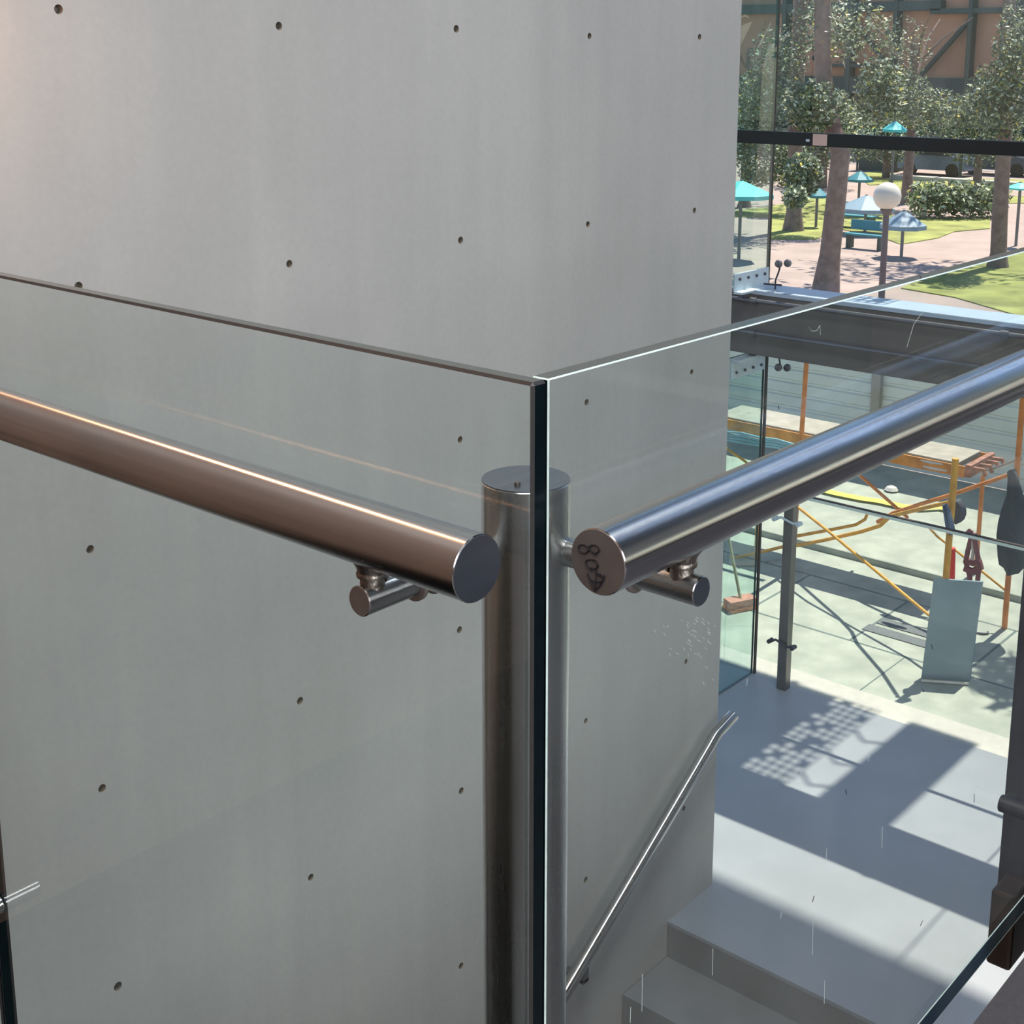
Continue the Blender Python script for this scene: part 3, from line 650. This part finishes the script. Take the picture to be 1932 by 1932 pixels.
# trees: trunk (pixel path, distance) + crowns
def tree(label, path, r, crowns, seed, group=None):
    random.seed(seed)
    pts = [at(u, v, x=x) for u, v, x in path]
    base = pts[0].copy(); base.z = min(base.z, ZG+.0)
    e = empty('tree', (pts[0].x, pts[0].y, ZG), label, 'tree')
    bm = NB(); pts2 = [Vector((pts[0].x, pts[0].y, ZG))] + pts if pts[0].z > ZG+.05 else [Vector((pts[0].x, pts[0].y, ZG))]+pts[1:]
    n = len(pts2); tube(bm, pts2, [r*(1.35 if i == 0 else 1.0-.35*i/n) for i in range(n)], 14)
    top = pts2[-1]
    for k in range(5):
        a = random.uniform(0, 6.28); l = random.uniform(1.0, 2.2)
        tube(bm, [pts2[-2].lerp(top, random.uniform(.1, .9)), top+Vector((.5*l*math.cos(a), .5*l*math.sin(a), .1)), top+Vector((l*math.cos(a), l*math.sin(a), .7))], [r*.3, r*.2, r*.1], 7)
    build('trunk', bm, BARK, e, True)
    bm = NB()
    for (u, v, x, ru, rv, cnt) in crowns:
        c = at(u, v, x=x); sc_ = c.length/FPX
        leaves(bm, c, (max(ru, rv)*sc_*.8, ru*sc_, rv*sc_), int(cnt*(2.3 if rv < 100 else 1)), .05 if rv < 100 else .17)
    build('foliage', bm, LEAF, e)
tree('large tree with a leaning brown trunk, left of the white globe lamp', [(1557, 560, 21.5), (1566, 480, 21.5), (1577, 380, 21.5), (1586, 290, 21.5), (1566, 225, 21.5), (1553, 140, 21.5), (1552, 40, 21.5), (1554, -80, 21.5)], .19,
     [(1515, 330, 20, 38, 42, 900), (1500, 372, 19, 26, 24, 260), (1530, 200, 21, 60, 50, 900), (1660, 170, 22, 50, 60, 700), (1600, 60, 22, 90, 60, 500), (1600, -260, 24, 260, 130, 500)], 1)
tree('dark straight-trunked tree against the tan building, behind the glass joint', [(1498, 400, 29), (1500, 290, 29), (1504, 180, 29), (1508, 60, 29), (1510, -80, 29)], .20,
     [(1430, 200, 28, 60, 70, 1500), (1470, 110, 28, 60, 60, 600), (1560, 215, 29, 60, 50, 1200), (1545, 40, 29, 60, 60, 400), (1480, -260, 30, 200, 120, 500)], 2)
tree('slender grey tree right of the globe lamp', [(1711, 384, 37), (1713, 330, 37), (1717, 280, 37), (1722, 200, 37), (1725, 80, 37)], .15,
     [(1690, 180, 36, 70, 55, 1500), (1760, 210, 36, 60, 45, 1100), (1700, 90, 36, 60, 60, 350), (1740, -240, 38, 200, 120, 600)], 3)
tree('thick grey-trunked tree near the right edge of the view', [(1884, 478, 26.5), (1886, 420, 26.5), (1890, 340, 26.5), (1895, 280, 26.5), (1900, 180, 26.5), (1904, 40, 26.5), (1906, -80, 26.5)], .17,
     [(1880, 190, 26, 60, 70, 1100), (1920, 90, 26, 40, 90, 700), (1830, 215, 27, 50, 40, 500), (1920, -280, 29, 200, 130, 500)], 4)
tree('pale bushy tree at the left edge of the view, behind the glass fin', [(1405, 375, 33), (1408, 300, 33), (1412, 200, 33), (1415, 90, 33)], .16,
     [(1415, 250, 32, 45, 70, 2200), (1480, 300, 32, 40, 55, 1300), (1430, 330, 32, 40, 22, 500), (1400, -240, 33, 160, 110, 400)], 5)
for i, (u, v, x) in enumerate(((1850, 255, 42), (1640, 232, 53), (1556, 262, 40), (1676, 258, 45))):
    random.seed(20+i)
    c = at(u, v, x=x); e = empty('tree', (c.x, c.y, ZG), ('distant shaded tree left of the thick right trunk', 'distant shaded tree over the turquoise stall', 'distant shaded tree behind the leaning trunk', 'distant shaded tree over the parked cars')[i], 'tree')
    bm = NB(); tube(bm, [(c.x, c.y, ZG), (c.x, c.y, c.z+.8)], [.16, .08], 8); build('trunk', bm, BARK, e, True)
    bm = NB(); leaves(bm, c, (1.2, 1.5, 1.0), 3800, .07, (.6, .25, .12, .03)); build('foliage', bm, LEAF, e)
# unseen tree added right of the frame so its leaves shade a terrace patch
random.seed(9)
e = empty('tree', (7.3, 1.0, ZY+.035), 'unseen tree added right of the frame to shade the terrace beside the scaffold', 'tree')
bm = NB(); tube(bm, [(7.3, 1.0, ZY+.035), (7.28, 1.0, -1), (7.2, 1.1, 0), (7.0, 1.4, .4)], [.13, .11, .09, .05], 16); build('trunk', bm, BARK, e, True)
bm = NB(); leaves(bm, (6.85, 1.82, .15), (.32, .36, .22), 420, .07); leaves(bm, (7.3, 1.0, .6), (.6, .5, .4), 900, .08)
build('foliage', bm, LEAF, e)
# unseen awning added to shape the sun on the floor: solid plates, an open slot and a perforated strip
ZA = .75; ax = lambda xf: xf + (ZA-ZF)/2.007
aw = empty('shadow_awning', (ax(4.3), 2.8, ZA), 'unseen perforated awning added above the frame to pattern the sun on the floor', 'awning')
bm = NB(); box(bm, (ax(3.96), 1.79, ZA), (ax(4.74), 2.075, ZA+.012)); box(bm, (ax(3.72), 2.40, ZA), (ax(4.74), 4.1, ZA+.012)); build('solid_plate', bm, SPAND, aw)
bm = NB(); random.seed(5); nx, ny = 22, 5
x0, x1, y0, y1 = ax(3.72), ax(4.74), 2.205, 2.40
for i in range(nx):
    for j in range(ny):
        a0, a1 = x0+(x1-x0)*i/nx, x0+(x1-x0)*(i+1)/nx; b0, b1 = y0+(y1-y0)*j/ny, y0+(y1-y0)*(j+1)/ny
        if random.random() < .16: box(bm, (a0, b0, ZA), (a1, b1, ZA+.004)); continue
        g = .0035; cx_, cy_ = (a0+a1)/2, (b0+b1)/2
        o_ = [(a0, b0), (cx_, b0), (a1, b0), (a1, cy_), (a1, b1), (cx_, b1), (a0, b1), (a0, cy_)]
        h_ = [(cx_+(a1-a0)*.37*math.cos(t), cy_+(b1-b0)*.37*math.sin(t)) for t in [math.radians(225+45*k) for k in range(8)]]
        vo = [bm.verts.new(V((a, b, ZA))) for a, b in o_]; vi = [bm.verts.new(V((a, b, ZA))) for a, b in h_]
        for k in range(8): bm.faces.new((vo[k], vo[(k+1) % 8], vi[(k+1) % 8], vi[k]))
build('perforated_strip', bm, SPAND, aw)
for x in (4.50, 4.28, 4.08):
    bm = NB(); tube(bm, [(ax(x), 2.07, ZA), (ax(x-.035), 2.14, ZA+.005), (ax(x+.03), 2.21, ZA)], .009, 8); build('slot_bar', bm, SPAND, aw)
for y in (2.6, 3.9):
    bm = NB(); tube(bm, [(XF+.009, y, ZA-.02), (ax(4.74), y, ZA-.022)], .02, 8); build('support_arm', bm, DARKM, aw)

# globe lamp
p = at(1674, 370, x=14.4)
e = empty('globe_lamp', (p.x, p.y, ZG), 'white globe street lamp on a dark pole in the park', 'street lamp')
bm = NB(); bmesh.ops.create_uvsphere(bm, u_segments=32, v_segments=20, radius=.158*S, matrix=Matrix.Translation(V(p))); build('globe', bm, plain('opal_globe', srgb(206, 202, 192), .35, 0, .03, 2), e, True)
bm = NB(); tube(bm, [(p.x, p.y, ZG), (p.x, p.y, p.z-.15)], [.045, .034], 14); lathe(bm, (p.x, p.y, p.z-.22), [(.034, 0), (.06, .03), (.075, .07)], 16); build('pole', bm, plain('lamp_pole', srgb(92, 84, 90), .6), e, True)
# umbrellas
def umbrella(u, v, base_v, wpx, m, label, x=None, hpx=22):
    g = at(u, base_v, z=ZG) if x is None else Vector((x, at(u, v, x=x).y, ZG))
    c = at(u, v, x=g.x); r = wpx/2*c.length/FPX; h = hpx*c.length/FPX
    e = empty('parasol', (c.x, c.y, ZG), label, 'parasol')
    bm = NB(); n = 8
    tip = bm.verts.new(V((c.x, c.y, c.z+h))); rim = []; low = []
    for k in range(n):
        a = 2*math.pi*k/n+.3; rim.append(bm.verts.new(V((c.x+r*math.cos(a), c.y+r*math.sin(a), c.z)))); low.append(bm.verts.new(V((c.x+r*1.0*math.cos(a), c.y+r*1.0*math.sin(a), c.z-h*.28))))
    for k in range(n): bm.faces.new((rim[k], rim[(k+1) % n], tip)); bm.faces.new((low[k], low[(k+1) % n], rim[(k+1) % n], rim[k]))
    o = build('canopy', bm, m, e)
    md = o.modifiers.new('thick', 'SOLIDIFY'); md.thickness = .01
    bm = NB(); tube(bm, [(c.x, c.y, ZG), (c.x, c.y, c.z+h)], .035, 10); build('pole', bm, plain('parasol_pole', srgb(110, 110, 112), .5), e, True)
TURQ = plain('turquoise_cloth', srgb(84, 196, 198), .6, 0, .06, 1); SLATE = plain('slate_blue_cloth', srgb(122, 150, 170), .6, 0, .06, 1); TEALD = plain('teal_cloth', srgb(48, 128, 144), .6, 0, .1, 1)
umbrella(1634, 392, 442, 104, SLATE, 'slate-blue parasol just left of the white globe lamp', hpx=24)
umbrella(1704, 424, 486, 84, SLATE, 'slate-blue parasol just right of the white globe lamp', hpx=27)
umbrella(1398, 366, 0, 124, TURQ, 'wide turquoise parasol seen through the glass fin', x=24, hpx=26)
umbrella(1622, 338, 0, 50, TEALD, 'teal parasol behind the slate-blue pair', x=33, hpx=16)
umbrella(1542, 368, 0, 40, TEALD, 'dark teal parasol left of the leaning trunk', x=30, hpx=16)
umbrella(1925, 354, 0, 50, TURQ, 'turquoise parasol at the right edge beside the thick trunk', x=30, hpx=10)
umbrella(1688, 244, 0, 44, TURQ, 'far turquoise parasol just above the black transom bar', x=34, hpx=16)
# park bench tables in turquoise shade (small far things)
def bench(u, v, m, label, s=1.0):
    g = at(u, v, z=ZG); e = empty('bench', g, label, 'bench')
    bm = NB(); box(bm, (g.x-.2*s, g.y-.6*s, ZG+.30), (g.x+.2*s, g.y+.6*s, ZG+.34), .01); build('seat', bm, m, e)
    bm = NB(); box(bm, (g.x+.2*s, g.y-.6*s, ZG+.40), (g.x+.24*s, g.y+.6*s, ZG+.62), .01); build('backrest', bm, m, e)
    for k in (-1, 1):
        bm = NB(); box(bm, (g.x-.18*s, g.y+k*.5*s-.03, ZG+.001), (g.x+.18*s, g.y+k*.5*s+.03, ZG+.30)); build('leg', bm, FRAME, e)
bench(1632, 470, TEALD, 'teal park bench below the slate-blue parasols', .75); bench(1608, 430, TEALD, 'teal park bench further off, right of the leaning trunk')
# stall
g = at(1662, 322, z=ZG); e = empty('market_stall', g, 'small teal market stall far off above the lawn', 'stall')
bm = NB(); box(bm, (g.x-.5, g.y-.7, ZG), (g.x+.5, g.y+.7, ZG+.9)); build('counter', bm, FRAME, e)
bm = NB(); box(bm, (g.x-.6, g.y-.85, ZG+1.15), (g.x+.6, g.y+.85, ZG+1.55), .1); build('awning', bm, TURQ, e)
for k in (-1, 1):
    bm = NB(); tube(bm, [(g.x-.5, g.y+.75*k, ZG), (g.x-.5, g.y+.75*k, ZG+1.2)], .04, 8); build('pole', bm, FRAME, e)
# cars
def car(u, v, m, label):
    g = at(u, v, z=ZG); e = empty('car', g, label, 'car'); L = 1.3
    bm = NB()
    prof = [(-L, .22), (-L, .55), (-L*.95, .66), (-.80, .72), (-.50, 1.08), (.5, 1.10), (.95, .76), (L*.97, .68), (L, .5), (L, .22)]
    prism(bm, [(g.x-.62, g.y+a, ZG+b) for a, b in prof], (1.24, 0, 0)); build('body', bm, m, e)
    bm = NB(); prism(bm, [(g.x-.635, g.y+a, ZG+b) for a, b in ((-.74, .74), (-.46, 1.02), (.46, 1.04), (.84, .76))], (.03, 0, 0)); build('side_window', bm, plain('car_glass', srgb(40, 50, 58), .1), e)
    for k in (-1, 1):
        bm = NB(); tube(bm, [(g.x-.64, g.y+k*.82, ZG+.24), (g.x-.42, g.y+k*.82, ZG+.24)], .24, 20); build('wheel', bm, BLACK, e, True)
car(1768, 330, plain('slate_car_paint', srgb(92, 112, 134), .25, .3), 'slate-grey parked car left of the dark pole')
car(1888, 330, plain('dark_car_paint', srgb(70, 78, 96), .25, .3), 'dark blue-grey parked car left of the thick trunk')
car(1700, 314, plain('white_car_paint', srgb(214, 214, 212), .3), 'white parked car behind the slender grey tree')
car(1830, 314, plain('white_car_paint_b', srgb(220, 218, 214), .3), 'white parked car behind the two dark ones')
bm = NB(); a = at(1690, 337, z=ZG); b = at(1990, 341, z=ZG); box(bm, (a.x-.5, b.y, ZG), (a.x, a.y, ZG+.16)); build('pavement_kerb', bm, KERB, kind='structure')
bm = NB(); box(bm, (50.5, -10, ZG), (58, 60, ZG+.01)); build('road', bm, plain('road_asphalt', srgb(140, 136, 136), .9), kind='structure')
g = at(1811, 337, z=ZG); bm = NB(); tube(bm, [(g.x, g.y, ZG), (g.x, g.y, ZG+5.5)], .06, 8); build('street_pole', bm, FRAME, None, True, label='thin dark pole standing by the parked cars', cat='pole')

# building beyond the park
XB = 62
be = empty('building', (XB, 30, ZG), 'tan building with a dark green steel frame behind the trees', 'building')
bm = NB(); box(bm, (XB, -5, ZG+2.2), (XB+6, 60, 16)); build('wall', bm, TAN, be)
bm = NB(); box(bm, (XB+.3, -5, ZG), (XB+6, 60, ZG+2.2)); build('ground_storey', bm, plain('pale_ground_storey', srgb(196, 190, 184), .8, 0, .1, .3), be)
def zb(v, u=1700): return at(u, v, x=XB-.3).z
def yb(u, v=80): return at(u, v, x=XB-.3).y
def beam(u0, u1, v0, v1):
    bm = NB(); box(bm, (XB-.6, yb(u1, v0), zb(v1, (u0+u1)/2)), (XB-.02, yb(u0, v0), zb(v0, (u0+u1)/2))); build('frame_beam', bm, FRAME, be)
beam(1330, 1780, 6, 24); beam(1760, 2050, 14, 24); beam(1330, 2050, 146, 178); beam(1560, 1690, 121, 127); beam(1330, 2050, 225, 245)
for u0, u1, v1 in ((1602, 1611, 250), (1689, 1696, 250), (1829, 1836, 250), (1480, 1487, 250), (1960, 1970, 250)):
    bm = NB(); box(bm, (XB-.65, yb(u1, 80), zb(v1)), (XB-.02, yb(u0, 80), zb(-60))); build('frame_post', bm, FRAME, be)
for (u0, v0), (u1, v1) in (((1604, 34), (1535, 112)), ((1612, 42), (1670, 116)), ((1828, 40), (1738, 142))):
    bm = NB(); tube(bm, [at(u0, v0, x=XB-.4), at(u1, v1, x=XB-.4)], .13, 8); build('frame_strut', bm, FRAME, be)
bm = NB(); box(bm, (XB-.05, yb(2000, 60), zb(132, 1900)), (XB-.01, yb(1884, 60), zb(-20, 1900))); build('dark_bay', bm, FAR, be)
bm = NB(); box(bm, (XB-.05, yb(2000, 200), zb(222, 1900)), (XB-.01, yb(1330, 200), zb(178, 1700))); build('facade_band', bm, plain('taupe_band', srgb(150, 132, 116), .8), be)  # taupe band across the building front
for u0, u1 in ((1470, 1530), (1630, 1680), (1835, 1870)):
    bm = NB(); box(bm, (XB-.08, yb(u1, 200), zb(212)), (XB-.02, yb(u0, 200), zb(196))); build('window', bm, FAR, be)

# things that come in several carry a shared group phrase
GROUPS = {'tree': 'trees around the park and terrace', 'parasol': 'parasols in the park', 'car': 'cars parked beyond the lawn', 'bench': 'teal benches on the park path',
          'drain grate': 'drain grates in the terrace paving', 'glass balustrade': 'glass panels round the stair opening', 'glass fin': 'glass fins stiffening the facade',
          'pipe': 'pipes along the slab edge', 'bracket': 'angle brackets of the glass fins', 'clamp': 'glass clamps by the fins'}
for o in sc.objects:
    if o.parent is None and o.get('category') in GROUPS: o['group'] = GROUPS[o['category']]
